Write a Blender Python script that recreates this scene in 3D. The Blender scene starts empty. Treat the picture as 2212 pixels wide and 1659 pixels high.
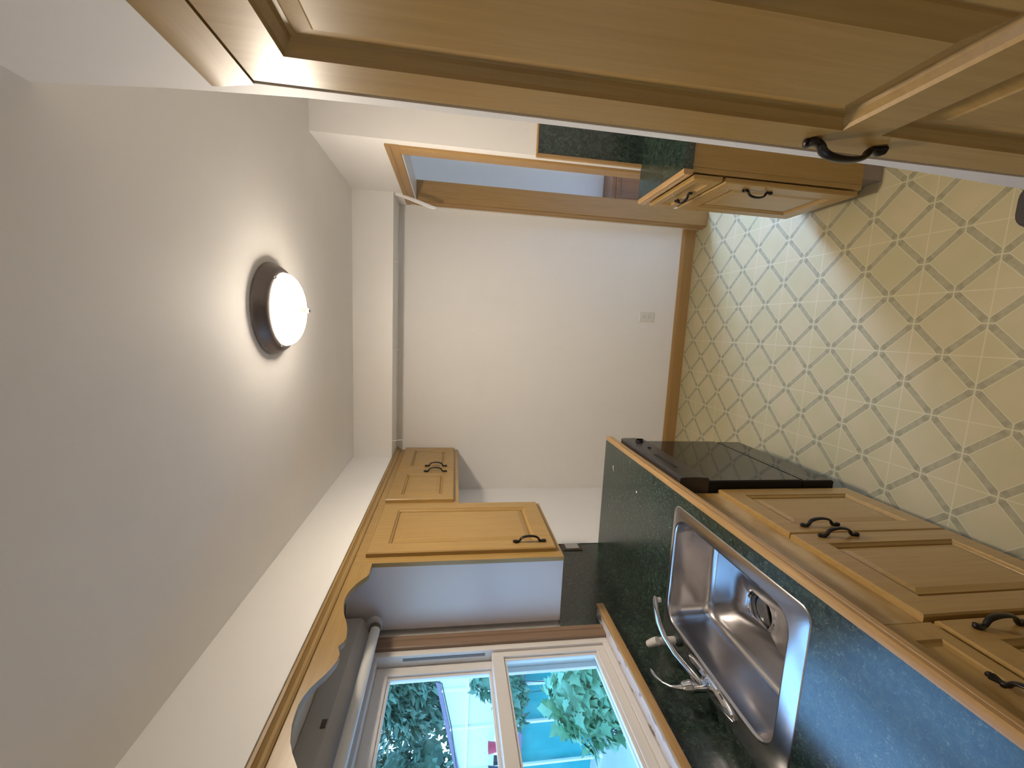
import bpy, bmesh, math, random
from mathutils import Vector, Matrix
random.seed(7)
C = bpy.context.scene.collection
PI = math.pi

# ------------------------------------------------------------------ measures
XL, XR, YB, H = -1.219, 0.796, 2.975, 2.406       # left wall, doorway wall, back wall, ceiling
HS = 2.162                                        # underside of the soffits
YS, XS = 2.711, -0.882                            # soffit faces
XU = -0.91                                        # face frames of the wall cabinets
XC = -0.573                                       # front edge of the sink counter
YP = 1.970                                        # wall that carries the right backsplash
XP = 0.33                                         # pantry face
YK = -2.8                                         # wall behind the camera

# ------------------------------------------------------------------ materials
def new_mat(name):
    m = bpy.data.materials.new(name); m.use_nodes = True
    nt = m.node_tree
    return m, nt, nt.nodes['Principled BSDF']

def simple(name, col, rough=0.5, metal=0.0, spec=None, noise=0.0, nscale=30, bump=0.0, coat=0.0):
    m, nt, b = new_mat(name)
    b.inputs['Base Color'].default_value = (*col, 1)
    b.inputs['Roughness'].default_value = rough
    b.inputs['Metallic'].default_value = metal
    if spec is not None: b.inputs['Specular IOR Level'].default_value = spec
    if coat: b.inputs['Coat Weight'].default_value = coat
    tc = nt.nodes.new('ShaderNodeTexCoord')
    n = nt.nodes.new('ShaderNodeTexNoise'); n.inputs['Scale'].default_value = nscale; n.inputs['Detail'].default_value = 4
    nt.links.new(tc.outputs['Object'], n.inputs['Vector'])
    if noise:
        r = nt.nodes.new('ShaderNodeMixRGB'); r.blend_type = 'MIX'
        r.inputs[1].default_value = (*[c*(1-noise) for c in col], 1)
        r.inputs[2].default_value = (*[min(1, c*(1+noise)) for c in col], 1)
        nt.links.new(n.outputs['Fac'], r.inputs[0]); nt.links.new(r.outputs[0], b.inputs['Base Color'])
    if bump:
        bp = nt.nodes.new('ShaderNodeBump'); bp.inputs['Strength'].default_value = bump; bp.inputs['Distance'].default_value = 0.002
        nt.links.new(n.outputs['Fac'], bp.inputs['Height']); nt.links.new(bp.outputs[0], b.inputs['Normal'])
    return m

def wood(name, light, dark, axis='Z', rough=0.32, scale=1.0, worn=None, amount=(.44, .60), wscale=9):
    m, nt, b = new_mat(name)
    tc = nt.nodes.new('ShaderNodeTexCoord'); mp = nt.nodes.new('ShaderNodeMapping')
    st = {'X': (1.2, 26, 26), 'Y': (26, 1.2, 26), 'Z': (26, 26, 1.2)}[axis]
    mp.inputs['Scale'].default_value = [s*scale for s in st]
    nt.links.new(tc.outputs['Object'], mp.inputs['Vector'])
    n = nt.nodes.new('ShaderNodeTexNoise'); n.inputs['Scale'].default_value = 3.2; n.inputs['Detail'].default_value = 7; n.inputs['Roughness'].default_value = .62
    n.inputs['Distortion'].default_value = .5
    nt.links.new(mp.outputs[0], n.inputs['Vector'])
    cr = nt.nodes.new('ShaderNodeValToRGB')
    cr.color_ramp.elements[0].position = .3; cr.color_ramp.elements[0].color = (*dark, 1)
    cr.color_ramp.elements[1].position = .7; cr.color_ramp.elements[1].color = (*light, 1)
    nt.links.new(n.outputs['Fac'], cr.inputs[0])
    n2 = nt.nodes.new('ShaderNodeTexNoise'); n2.inputs['Scale'].default_value = 2.3; n2.inputs['Detail'].default_value = 2
    nt.links.new(tc.outputs['Object'], n2.inputs['Vector'])
    mx = nt.nodes.new('ShaderNodeMixRGB'); mx.blend_type = 'MULTIPLY'; mx.inputs[0].default_value = .35
    cr2 = nt.nodes.new('ShaderNodeValToRGB')
    cr2.color_ramp.elements[0].color = (.72, .68, .62, 1); cr2.color_ramp.elements[1].color = (1, 1, 1, 1)
    nt.links.new(n2.outputs['Fac'], cr2.inputs[0])
    nt.links.new(cr.outputs[0], mx.inputs[1]); nt.links.new(cr2.outputs[0], mx.inputs[2])
    last = mx.outputs[0]
    if worn:
        n3 = nt.nodes.new('ShaderNodeTexNoise'); n3.inputs['Scale'].default_value = wscale; n3.inputs['Detail'].default_value = 6
        mp3 = nt.nodes.new('ShaderNodeMapping'); mp3.inputs['Scale'].default_value = (1, .5, 1)
        nt.links.new(tc.outputs['Object'], mp3.inputs['Vector']); nt.links.new(mp3.outputs[0], n3.inputs['Vector'])
        c3 = nt.nodes.new('ShaderNodeValToRGB'); c3.color_ramp.elements[0].position = amount[0]; c3.color_ramp.elements[1].position = amount[1]
        nt.links.new(n3.outputs['Fac'], c3.inputs[0])
        m3 = nt.nodes.new('ShaderNodeMixRGB'); m3.inputs[2].default_value = (*worn, 1)
        nt.links.new(c3.outputs[0], m3.inputs[0]); nt.links.new(last, m3.inputs[1]); last = m3.outputs[0]
    nt.links.new(last, b.inputs['Base Color'])
    b.inputs['Roughness'].default_value = rough
    return m

MAPLE_L, MAPLE_D = (.425, .270, .090), (.352, .210, .064)
M = {}
M['maple'] = wood('maple', MAPLE_L, MAPLE_D, 'Z')
M['maple_y'] = wood('maple_along', MAPLE_L, MAPLE_D, 'Y')
M['maple_x'] = wood('maple_across', MAPLE_L, MAPLE_D, 'X')
M['maple_worn'] = wood('maple_worn', MAPLE_L, MAPLE_D, 'Y', rough=.4, worn=(.52, .38, .20))
M['oak_edge'] = wood('oak_edge', (.52, .33, .145), (.38, .215, .08), 'Y', rough=.3)
M['oak_edge_z'] = wood('oak_edge_upright', (.52, .33, .145), (.38, .215, .08), 'Z', rough=.3)
M['casing'] = wood('casing_oak', (.42, .255, .095), (.34, .195, .068), 'Z', rough=.38)
M['casing_x'] = wood('casing_oak_across', (.42, .255, .095), (.34, .195, .068), 'X', rough=.38)
M['casing_y'] = wood('casing_oak_along', (.42, .255, .095), (.34, .195, .068), 'Y', rough=.38)
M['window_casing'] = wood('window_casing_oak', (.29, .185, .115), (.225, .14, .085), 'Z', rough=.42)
M['redwood'] = wood('red_brown_wood', (.30, .15, .07), (.22, .10, .045), 'Z', rough=.4)
M['paint'] = simple('wall_paint', (.83, .805, .775), .55, noise=.02, nscale=8, bump=.08)
M['ceil'] = simple('ceiling_paint', (.86, .83, .80), .7, noise=.03, nscale=5, bump=.08)
M['melamine'] = simple('white_melamine', (.68, .61, .60), .35, noise=.01)
M['vinylwhite'] = simple('window_vinyl', (.74, .70, .66), .35, noise=.02)
M['bronze'] = simple('oil_rubbed_bronze', (.016, .012, .010), .32, .5, noise=.3, nscale=60)
M['black'] = simple('black_enamel', (.004, .004, .004), .5, noise=.1, spec=.25)
M['blackpanel'] = simple('black_control_panel', (.028, .025, .028), .28, noise=.1)
M['blackglass'] = simple('black_gloss', (.012, .012, .012), .06, noise=.1, spec=.8)
M['chrome'] = simple('chrome', (.66, .67, .70), .06, 1.0, noise=.01)
M['steel'] = simple('brushed_steel', (.56, .54, .54), .22, 1.0, noise=.08, nscale=40)
M['steel_dark'] = simple('drain_steel', (.22, .20, .18), .45, .8, noise=.3, nscale=80)
M['hole'] = simple('dark_hole', (.006, .006, .006), .6, noise=.1)
M['plastic'] = simple('beige_plastic', (.72, .69, .63), .4, noise=.02)
M['greyplastic'] = simple('grey_plastic', (.62, .58, .52), .4, noise=.03)
M['darkrubber'] = simple('dark_rubber', (.03, .04, .04), .45, noise=.1)
M['nickel'] = simple('brushed_nickel_ring', (.17, .148, .138), .42, .75, noise=.08, nscale=50)
M['fixture'] = simple('fixture_enamel', (.50, .47, .44), .35, noise=.02)
M['tube'] = simple('lamp_tube', (.80, .78, .75), .25, noise=.01)
M['socket'] = simple('socket_brown', (.12, .09, .06), .5, noise=.3, nscale=60)
M['kick'] = simple('toe_kick', (.30, .24, .20), .6, noise=.15)
M['mat'] = simple('dark_mat', (.05, .042, .04), .8, noise=.3, nscale=200)
M['grey'] = simple('grey_void', (.2, .2, .2), .7, noise=.1)

def laminate():
    m, nt, b = new_mat('green_laminate')
    tc = nt.nodes.new('ShaderNodeTexCoord')
    def noi(s, d, r=.6, dist=0):
        n = nt.nodes.new('ShaderNodeTexNoise'); n.inputs['Scale'].default_value = s; n.inputs['Detail'].default_value = d
        n.inputs['Roughness'].default_value = r; n.inputs['Distortion'].default_value = dist
        nt.links.new(tc.outputs['Object'], n.inputs['Vector']); return n
    a = noi(44, 7, .72, .8); bb = noi(105, 5, .75, 1.4); c = noi(7, 3)
    r1 = nt.nodes.new('ShaderNodeValToRGB')
    e = r1.color_ramp.elements
    e[0].position = .36; e[0].color = (.005, .011, .008, 1)
    e[1].position = .66; e[1].color = (.050, .090, .064, 1)
    nt.links.new(a.outputs['Fac'], r1.inputs[0])
    r2 = nt.nodes.new('ShaderNodeValToRGB')
    e = r2.color_ramp.elements
    e[0].position = .56; e[0].color = (0, 0, 0, 1); e[1].position = .70; e[1].color = (1, 1, 1, 1)
    nt.links.new(bb.outputs['Fac'], r2.inputs[0])
    mx = nt.nodes.new('ShaderNodeMixRGB'); mx.inputs[2].default_value = (.20, .25, .20, 1)
    nt.links.new(r2.outputs[0], mx.inputs[0]); nt.links.new(r1.outputs[0], mx.inputs[1])
    mm = nt.nodes.new('ShaderNodeMixRGB'); mm.blend_type = 'MULTIPLY'; mm.inputs[0].default_value = .6
    nt.links.new(mx.outputs[0], mm.inputs[1]); nt.links.new(c.outputs['Fac'], mm.inputs[2])
    nt.links.new(mm.outputs[0], b.inputs['Base Color'])
    b.inputs['Roughness'].default_value = .22
    b.inputs['Specular IOR Level'].default_value = .9
    return m
M['laminate'] = laminate()

def vinyl_floor():
    m, nt, b = new_mat('patterned_vinyl')
    L = nt.links
    def math_(op, x, y=None, z=None):
        n = nt.nodes.new('ShaderNodeMath'); n.operation = op
        for i, v in enumerate((x, y, z)):
            if v is None: continue
            if isinstance(v, (int, float)): n.inputs[i].default_value = v
            else: L.new(v, n.inputs[i])
        return n.outputs[0]
    tc = nt.nodes.new('ShaderNodeTexCoord'); sep = nt.nodes.new('ShaderNodeSeparateXYZ')
    L.new(tc.outputs['Object'], sep.inputs[0])
    S = .1128
    a = math_('DIVIDE', math_('SUBTRACT', sep.outputs[0], .2045), S)       # even a: lines along y
    c = math_('DIVIDE', math_('SUBTRACT', sep.outputs[1], 1.2605), .1132)
    def near(x, period, off=0.0):        # distance to the nearest multiple of period
        t = math_('ADD', x, 1000*period - off + period*.5)
        return math_('ABSOLUTE', math_('SUBTRACT', math_('MODULO', t, period), period*.5))
    p, q = math_('ADD', a, c), math_('SUBTRACT', a, c)
    dp, dq = near(p, 2), near(q, 2)                # 0 on a diagonal
    along = math_('MAXIMUM', dp, dq)
    band = math_('MINIMUM', dp, dq)                # distance to the nearest diagonal (x sqrt2)
    da, dc = near(a, 1), near(c, 1)
    W = .145
    inband = math_('LESS_THAN', band, W)
    border = math_('LESS_THAN', math_('ABSOLUTE', math_('SUBTRACT', band, W+.016)), .018)
    # little cross at every node (pattern nodes: a,c both even or both odd)
    nearest_node_cross = math_('MULTIPLY', math_('LESS_THAN', math_('MINIMUM', da, dc), .022), inband)
    la = math_('LESS_THAN', near(a, 2), .016)          # continuous lines
    lc = math_('LESS_THAN', near(c, 2, 1.0), .016)
    lines = math_('MINIMUM', math_('ADD', math_('ADD', la, lc), math_('ADD', border, nearest_node_cross)), 1.0)
    # mottling
    n1 = nt.nodes.new('ShaderNodeTexNoise'); n1.inputs['Scale'].default_value = 5; n1.inputs['Detail'].default_value = 3
    n2 = nt.nodes.new('ShaderNodeTexNoise'); n2.inputs['Scale'].default_value = 55; n2.inputs['Detail'].default_value = 5
    L.new(tc.outputs['Object'], n1.inputs['Vector']); L.new(tc.outputs['Object'], n2.inputs['Vector'])
    f = nt.nodes.new('ShaderNodeValToRGB')
    f.color_ramp.elements[0].position = .35; f.color_ramp.elements[0].color = (.405, .356, .196, 1)
    f.color_ramp.elements[1].position = .68; f.color_ramp.elements[1].color = (.455, .380, .230, 1)
    L.new(n1.outputs['Fac'], f.inputs[0])
    g = nt.nodes.new('ShaderNodeValToRGB')
    g.color_ramp.elements[0].position = .3; g.color_ramp.elements[0].color = (.272, .245, .145, 1)
    g.color_ramp.elements[1].position = .7; g.color_ramp.elements[1].color = (.338, .305, .188, 1)
    L.new(n2.outputs['Fac'], g.inputs[0])
    # darker tips of each grey bar
    tip = math_('MULTIPLY', math_('GREATER_THAN', along, .0), math_('LESS_THAN', math_('ABSOLUTE', math_('SUBTRACT', along, .30)), .10))
    gt = nt.nodes.new('ShaderNodeMixRGB'); gt.blend_type = 'MULTIPLY'; gt.inputs[2].default_value = (.80, .80, .78, 1)
    L.new(math_('MULTIPLY', tip, .8), gt.inputs[0]); L.new(g.outputs[0], gt.inputs[1])
    m1 = nt.nodes.new('ShaderNodeMixRGB'); L.new(inband, m1.inputs[0]); L.new(f.outputs[0], m1.inputs[1]); L.new(gt.outputs[0], m1.inputs[2])
    m2 = nt.nodes.new('ShaderNodeMixRGB'); L.new(math_('MULTIPLY', lines, .85), m2.inputs[0]); L.new(m1.outputs[0], m2.inputs[1])
    m2.inputs[2].default_value = (.525, .470, .302, 1)
    L.new(m2.outputs[0], b.inputs['Base Color'])
    b.inputs['Roughness'].default_value = .42
    return m
M['floor'] = vinyl_floor()

def emis(name, col, s):
    m = bpy.data.materials.new(name); m.use_nodes = True; nt = m.node_tree
    nt.nodes.remove(nt.nodes['Principled BSDF'])
    e = nt.nodes.new('ShaderNodeEmission'); e.inputs[0].default_value = (*col, 1); e.inputs[1].default_value = s
    nt.links.new(e.outputs[0], nt.nodes['Material Output'].inputs[0]); return m
M['lampglass'] = emis('lit_lamp_glass', (1.0, .875, .72), 1)
def bulb_glow(m, lo, hi, z0, z1):      # the bulbs sit low in the bowl: its bottom is brighter than its rim
    nt = m.node_tree; e = [n for n in nt.nodes if n.type == 'EMISSION'][0]
    tc = nt.nodes.new('ShaderNodeTexCoord'); sp = nt.nodes.new('ShaderNodeSeparateXYZ'); mr = nt.nodes.new('ShaderNodeMapRange')
    nt.links.new(tc.outputs['Object'], sp.inputs[0]); nt.links.new(sp.outputs[2], mr.inputs[0])
    mr.inputs[1].default_value = z0; mr.inputs[2].default_value = z1; mr.inputs[3].default_value = lo; mr.inputs[4].default_value = hi
    nt.links.new(mr.outputs[0], e.inputs[1])
bulb_glow(M['lampglass'], 10, 150, -.050, -.100)

def glass():
    m = bpy.data.materials.new('window_glass'); m.use_nodes = True; nt = m.node_tree
    nt.nodes.remove(nt.nodes['Principled BSDF'])
    t = nt.nodes.new('ShaderNodeBsdfTransparent'); t.inputs[0].default_value = (.90, .97, .97, 1)
    g = nt.nodes.new('ShaderNodeBsdfGlossy'); g.inputs['Roughness'].default_value = .02
    lw = nt.nodes.new('ShaderNodeLayerWeight'); lw.inputs[0].default_value = .5
    pw = nt.nodes.new('ShaderNodeMath'); pw.operation = 'POWER'; pw.inputs[1].default_value = 5; nt.links.new(lw.outputs['Facing'], pw.inputs[0])
    fr = nt.nodes.new('ShaderNodeMath'); fr.operation = 'MULTIPLY_ADD'; fr.inputs[1].default_value = .9; fr.inputs[2].default_value = .03; nt.links.new(pw.outputs[0], fr.inputs[0])
    mx = nt.nodes.new('ShaderNodeMixShader')
    nt.links.new(fr.outputs[0], mx.inputs[0]); nt.links.new(t.outputs[0], mx.inputs[1]); nt.links.new(g.outputs[0], mx.inputs[2])
    nt.links.new(mx.outputs[0], nt.nodes['Material Output'].inputs[0]); return m
M['glass'] = glass()
# outdoors
M['leaf'] = simple('tree_leaf', (.085, .185, .120), .55, noise=.35, nscale=6)
M['leaf2'] = simple('broad_leaf', (.15, .36, .20), .45, noise=.35, nscale=12)
M['vine'] = simple('vine_leaf', (.10, .24, .15), .5, noise=.35, nscale=12)
M['bark'] = simple('bark', (.06, .05, .05), .9, noise=.3, nscale=20)
M['concrete'] = simple('pale_concrete', (.40, .44, .46), .9, noise=.12, nscale=3)
M['postwhite'] = simple('white_post', (.85, .85, .85), .5, noise=.02)
M['palepanel'] = simple('pale_panel', (.72, .80, .74), .5, noise=.03, nscale=10)
M['tarp'] = simple('teal_tarp', (.012, .30, .29), .5, noise=.18, nscale=6, bump=.3)
M['rail'] = simple('violet_rail', (.22, .17, .25), .6, noise=.15)
M['red'] = simple('red_plastic', (.55, .06, .09), .4, noise=.05)
M['blackpot'] = simple('black_plastic', (.03, .035, .06), .4, noise=.1)
M['cable'] = simple('cable', (.05, .05, .05), .6, noise=.1)

# ------------------------------------------------------------------ mesh helpers (all coordinates are room coordinates)
def origin_of(o):
    v = Vector((0, 0, 0))
    while o is not None: v += o.location; o = o.parent
    return v

class MB:
    def __init__(s): s.bm = bmesh.new(); s.round = False; s.keep = False
    def box(s, x0, x1, y0, y1, z0, z1, bev=0.0, seg=2):
        b = bmesh.new()
        bmesh.ops.create_cube(b, size=1)
        for v in b.verts:
            v.co = Vector(((x0+x1)/2+v.co.x*abs(x1-x0), (y0+y1)/2+v.co.y*abs(y1-y0), (z0+z1)/2+v.co.z*abs(z1-z0)))
        if bev: bmesh.ops.bevel(b, geom=list(b.edges), offset=bev, segments=seg, affect='EDGES', profile=.5)
        s.merge(b); return s
    def merge(s, b):
        me = bpy.data.meshes.new('t'); b.to_mesh(me); b.free(); s.bm.from_mesh(me); bpy.data.meshes.remove(me)
    def face(s, pts):
        vs = [s.bm.verts.new(p) for p in pts]; return s.bm.faces.new(vs)
    def loft(s, rings, cap0=True, cap1=True, closed=True):
        vr = [[s.bm.verts.new(p) for p in r] for r in rings]
        n = len(vr[0])
        for a, b in zip(vr, vr[1:]):
            for i in range(n if closed else n-1):
                j = (i+1) % n
                try: s.bm.faces.new((a[i], a[j], b[j], b[i]))
                except ValueError: pass
        if cap0: s.bm.faces.new(vr[0][::-1])
        if cap1: s.bm.faces.new(vr[-1])
        return s
    def prism(s, poly, axis, a0, a1):
        def P(t, a):
            u, v = t
            return {'x': (a, u, v), 'y': (u, a, v), 'z': (u, v, a)}[axis]
        return s.loft([[P(t, a0) for t in poly], [P(t, a1) for t in poly]])
    def tube(s, path, rad, seg=12, side=None, caps=True):
        s.round = True
        path = [Vector(p) for p in path]; n = len(path)
        if not isinstance(rad, (list, tuple)): rad = [rad]*n
        rings = []
        prev = None
        for i in range(n):
            t = (path[min(i+1, n-1)]-path[max(i-1, 0)]).normalized()
            if side is not None: a = (Vector(side)-t*Vector(side).dot(t)).normalized()
            elif prev is None:
                a = t.orthogonal().normalized()
            else: a = (prev-t*prev.dot(t)).normalized()
            prev = a; b = t.cross(a)
            r = rad[i]; ra, rb = r if isinstance(r, tuple) else (r, r)
            rings.append([path[i]+a*(ra*math.cos(2*PI*k/seg))+b*(rb*math.sin(2*PI*k/seg)) for k in range(seg)])
        return s.loft(rings, caps, caps)
    def lathe(s, prof, centre, axis='z', seg=40, cap0=True, cap1=True):
        s.round = True
        cx, cy, cz = centre
        rings = []
        for r, h in prof:
            ring = []
            for k in range(seg):
                c, d = r*math.cos(2*PI*k/seg), r*math.sin(2*PI*k/seg)
                ring.append({'z': (cx+c, cy+d, cz+h), 'x': (cx+h, cy+c, cz+d), 'y': (cx+c, cy+h, cz+d)}[axis])
            rings.append(ring)
        return s.loft(rings, cap0, cap1)
    def build(s, name, mat, parent=None, sharp=None, recalc=True):
        if sharp is None: sharp = 40 if s.round else 14
        if recalc and not s.keep: bmesh.ops.recalc_face_normals(s.bm, faces=s.bm.faces)
        o0 = origin_of(parent)
        if parent is None:
            n = max(1, len(s.bm.verts))
            xs = [v.co for v in s.bm.verts]
            c0 = Vector(((min(v.x for v in xs)+max(v.x for v in xs))/2, (min(v.y for v in xs)+max(v.y for v in xs))/2, min(v.z for v in xs)))
            o0 = c0 if not getattr(s, 'at_world', False) else Vector((0, 0, 0))
        bmesh.ops.translate(s.bm, verts=s.bm.verts, vec=-o0)
        me = bpy.data.meshes.new(name); s.bm.to_mesh(me); s.bm.free()
        me.materials.append(mat)
        for p in me.polygons: p.use_smooth = True
        me.set_sharp_from_angle(angle=math.radians(sharp))
        o = bpy.data.objects.new(name, me); C.objects.link(o)
        if parent is not None: o.parent = parent
        else: o.location = o0
        return o

def tag(o, label=None, cat=None, group=None, kind=None):
    if label: o['label'] = label
    if cat: o['category'] = cat
    if group: o['group'] = group
    if kind: o['kind'] = kind
    return o
def thing(name, loc, label, cat, group=None, kind=None):
    o = bpy.data.objects.new(name, None); C.objects.link(o); o.location = loc; o.empty_display_size = .05
    return tag(o, label, cat, group, kind)
def struct(mb, name, mat, label=None, parent=None, world=False):
    mb.at_world = world
    o = mb.build(name, mat, parent)
    if parent is None: tag(o, label, None, None, 'structure')
    return o
def bx(*a, **k): return MB().box(*a, **k)

DOOR_PROFILE = [(0, 0), (.002, -.004), (.009, -.009), (.011, -.0150), (.0165, -.0150), (.0185, -.009), (.038, -.004)]
def panel_door(face_x, out, y0, y1, z0, z1, thick, openings, profile=DOOR_PROFILE, chamfer=.004):
    """front face at x = face_x looking along out (+1 / -1); openings = [(oy0, oy1, oz0, oz1)] stacked in one column"""
    mb = MB(); bm = mb.bm
    def P(y, z, d): return (face_x+out*d, y, z)
    def ring(ya, yb, za, zb, d): return [P(ya, za, d), P(yb, za, d), P(yb, zb, d), P(ya, zb, d)]
    c = chamfer
    mb.loft([ring(y0, y1, z0, z1, -thick), ring(y0, y1, z0, z1, -c), ring(y0+c, y1-c, z0+c, z1-c, 0)], True, False)
    Y0, Y1, Z0, Z1 = y0+c, y1-c, z0+c, z1-c
    oy0, oy1 = openings[0][0], openings[0][1]
    mb.face([P(Y0, Z0, 0), P(oy0, Z0, 0), P(oy0, Z1, 0), P(Y0, Z1, 0)])
    mb.face([P(oy1, Z0, 0), P(Y1, Z0, 0), P(Y1, Z1, 0), P(oy1, Z1, 0)])
    zc = Z0
    for (a, b, za, zb) in sorted(openings, key=lambda t: t[2]):
        mb.face([P(oy0, zc, 0), P(oy1, zc, 0), P(oy1, za, 0), P(oy0, za, 0)]); zc = zb
        mb.loft([ring(a+i, b-i, za+i, zb-i, d) for i, d in profile], False, True)
    mb.face([P(oy0, zc, 0), P(oy1, zc, 0), P(oy1, Z1, 0), P(oy0, Z1, 0)])
    bmesh.ops.remove_doubles(bm, verts=bm.verts, dist=1e-5)
    bm.normal_update(); cen = Vector((face_x-out*thick/2, (y0+y1)/2, (z0+z1)/2))
    for f_ in bm.faces:
        n_ = f_.normal; fc = f_.calc_center_median()
        if (fc.x-face_x)*out < -thick+1e-4: bad = n_.x*out > 0
        elif abs(n_.x) > 1e-3: bad = n_.x*out < 0
        else: bad = n_.dot(fc-cen) < 0
        if bad: f_.normal_flip()
    mb.keep = True
    return mb

def pull(p0, p1, out, h=.027, w=.0070, t=.0044):
    """arched bronze pull: two flared feet and a bowed grip between them"""
    p0, p1, out = Vector(p0), Vector(p1), Vector(out).normalized()
    ax = (p1-p0); Ln = ax.length; ax.normalize(); side = ax.cross(out)
    mb = MB()
    pts, rad = [], []
    prof = [(0.0, .004, .8, 1.0), (.03, .005, 1.5, 1.5), (.07, .005, 1.25, 1.2), (.12, .005, .8, 1.0), (.165, .0055, .8, 1.1), (.19, .009, .85, 1.1)]
    for u, d, a, b in prof: pts.append(p0+ax*(u*Ln)+out*d); rad.append((w*a, t*b))
    n = 13
    for i in range(1, n):
        th = PI*i/n
        u = .5-.30*math.cos(th); d = .009+(h-.009)*math.sin(th)**.8
        pts.append(p0+ax*(u*Ln)+out*d); rad.append((w*(.85+.25*math.sin(th)), t*.95))
    for u, d, a, b in prof[::-1]: pts.append(p0+ax*((1-u)*Ln)+out*d); rad.append((w*a, t*b))
    mb.tube(pts, rad, 12, side=side)
    for p in (p0, p1):      # ball tips and the screw posts behind the feet
        mb.lathe([(.0005, -.006), (.0045, -.0045), (.006, 0), (.0045, .0045), (.0005, .006)], p+out*.005, 'z', 12)
    for u in (.14, .86):
        q = p0+ax*(u*Ln)
        mb.tube([q-out*.0005, q+out*.006], .0045, 10)
    return mb

# ================================================================== THE ROOM
struct(bx(-1.35, 3.3, YK-.1, 3.75, -.05, 0), 'floor', M['floor'], 'cream vinyl floor with a pattern of grey diagonal bars', world=True)
struct(bx(-1.35, 3.3, YK-.1, 3.75, H, H+.06), 'ceiling', M['ceil'], 'white painted ceiling')
# left wall with the window opening
WY0, WY1, WZ0, WZ1 = .70, 1.425, 1.135, 2.05
w = MB()
w.box(XL-.10, XL, YK-.1, WY0, 0, H); w.box(XL-.10, XL, WY1, YB+.1, 0, H)
w.box(XL-.10, XL, WY0, WY1, 0, WZ0); w.box(XL-.10, XL, WY0, WY1, WZ1, H)
struct(w, 'wall_left', M['paint'], 'cream wall with the window over the sink')
struct(bx(XL-.10, XR+.115, YB, YB+.12, 0, H), 'wall_back', M['paint'], 'plain cream back wall')
# right wall with the doorway
DY0, DY1, DZ = 2.098, 2.84, 2.047
w = MB()
w.box(XR, XR+.11, YP, DY0, 0, H); w.box(XR, XR+.11, DY1, YB, 0, H); w.box(XR, XR+.11, DY0, DY1, DZ, H)
struct(w, 'wall_right', M['paint'], 'cream wall around the doorway')
struct(bx(XR+.11, 1.55, YP, YP+.11, 0, H), 'wall_return', M['paint'], 'cream wall behind the small right counter')
struct(bx(1.45, 1.55, .75, YP, 0, H), 'wall_alcove', M['paint'], 'cream wall beyond the right counter')
# partition beside the pantry: its end face carries on from the bulkhead
w = MB()
def leaning(y_of_z, y0, z0, z1, x0, x1, n=12):
    zs = [z0+(z1-z0)*i/n for i in range(n+1)]
    rings = [[(x0, y0, z), (x1, y0, z), (x1, y_of_z(z), z), (x0, y_of_z(z), z)] for z in zs]
    return MB().loft(rings)
def strip_y(z):
    tab = [(0, .752), (.62, .728), (.98, .702), (1.375, .698), (1.65, .697), (1.98, .703), (2.2, .724), (2.406, .756)]
    for (a, ya), (b, yb_) in zip(tab, tab[1:]):
        if z <= b: return ya+(yb_-ya)*(z-a)/(b-a)
    return tab[-1][1]
struct(leaning(strip_y, .6815, 0, H, XP+.0005, 1.55, 24), 'wall_partition', M['paint'], 'thin white wall end beside the tall pantry')
struct(bx(XP+.0005, 1.55, YK, .6815, 2.124, H), 'wall_bulkhead', M['paint'], 'white bulkhead above the pantry')
struct(bx(XP+.008, XP+.12, YK, .20, 0, 2.124), 'wall_near', M['paint'], 'cream wall beside the pantry')
struct(bx(XL, XP+.12, YK-.1, YK, 0, H), 'wall_front', M['paint'], 'cream wall behind the photographer')
# soffits
struct(bx(XL, XS, YK, YB, HS, H), 'wall_soffit_left', M['paint'], 'white soffit above the wall cabinets')
struct(bx(XS, XR, YS, YB, HS, H), 'wall_soffit_back', M['paint'], 'white soffit along the back wall')
# baseboards
w = MB(); w.prism([(YB, 0), (YB-.016, 0), (YB-.016, .080), (YB-.010, .098), (YB, .100)], 'x', XL, XR)
struct(w, 'baseboard_back', M['casing_x'], 'brown wooden baseboard under the back wall')
# next room through the doorway
struct(bx(XR+.11, 3.2, 3.30, 3.40, 0, H), 'wall_hall_end', M['paint'], 'white wall seen through the doorway')
struct(bx(3.2, 3.3, YP+.11, 3.40, 0, H), 'wall_hall_side', M['paint'], 'far side wall of the next room')
struct(bx(XR+.0, XR+.11, YB+.12, 3.30, 0, H), 'wall_hall_near', M['paint'], 'short wall of the next room')
struct(bx(1.55, 3.2, YP, YP+.11, 0, H), 'wall_hall_front', M['paint'], 'front wall of the next room')

# doorway casing and jambs
d = thing('door_1', (XR, (DY0+DY1)/2, 0), 'oak cased doorway without a door, right of the back wall', None, None, 'structure')
def casing_prof(a0, a1):   # (across, out) profile with a stepped outer bead
    s = 1 if a1 > a0 else -1
    return [(a0, .0005), (a0, .007), (a0+s*.034, .008), (a0+s*.039, .0125), (a1-s*.004, .0125), (a1, .010), (a1, .0005)]
def cas_leg(ya, yb, z0, z1):
    mb = MB(); mb.loft([[(XR-o, y, z0) for y, o in casing_prof(ya, yb)], [(XR-o, y, z1) for y, o in casing_prof(ya, yb)]]); return mb
cas_leg(DY0+.004, 2.016, 0, DZ-.0045).build('casing', M['casing'], d)
cas_leg(DY1-.004, 2.905, 0, DZ-.0045).build('casing', M['casing'], d)
mb = MB(); mb.loft([[(XR-o, 2.014, z) for z, o in casing_prof(DZ-.004, DZ+.058)], [(XR-o, 2.907, z) for z, o in casing_prof(DZ-.004, DZ+.058)]])
mb.build('head_casing', M['casing_y'], d)
bx(XR-.001, XR+.125, DY0, DY0+.012, 0, DZ, bev=.001).build('jamb', M['casing'], d)
bx(XR-.001, XR+.125, DY1-.014, DY1, 0, DZ, bev=.001).build('jamb', M['casing'], d)
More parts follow.
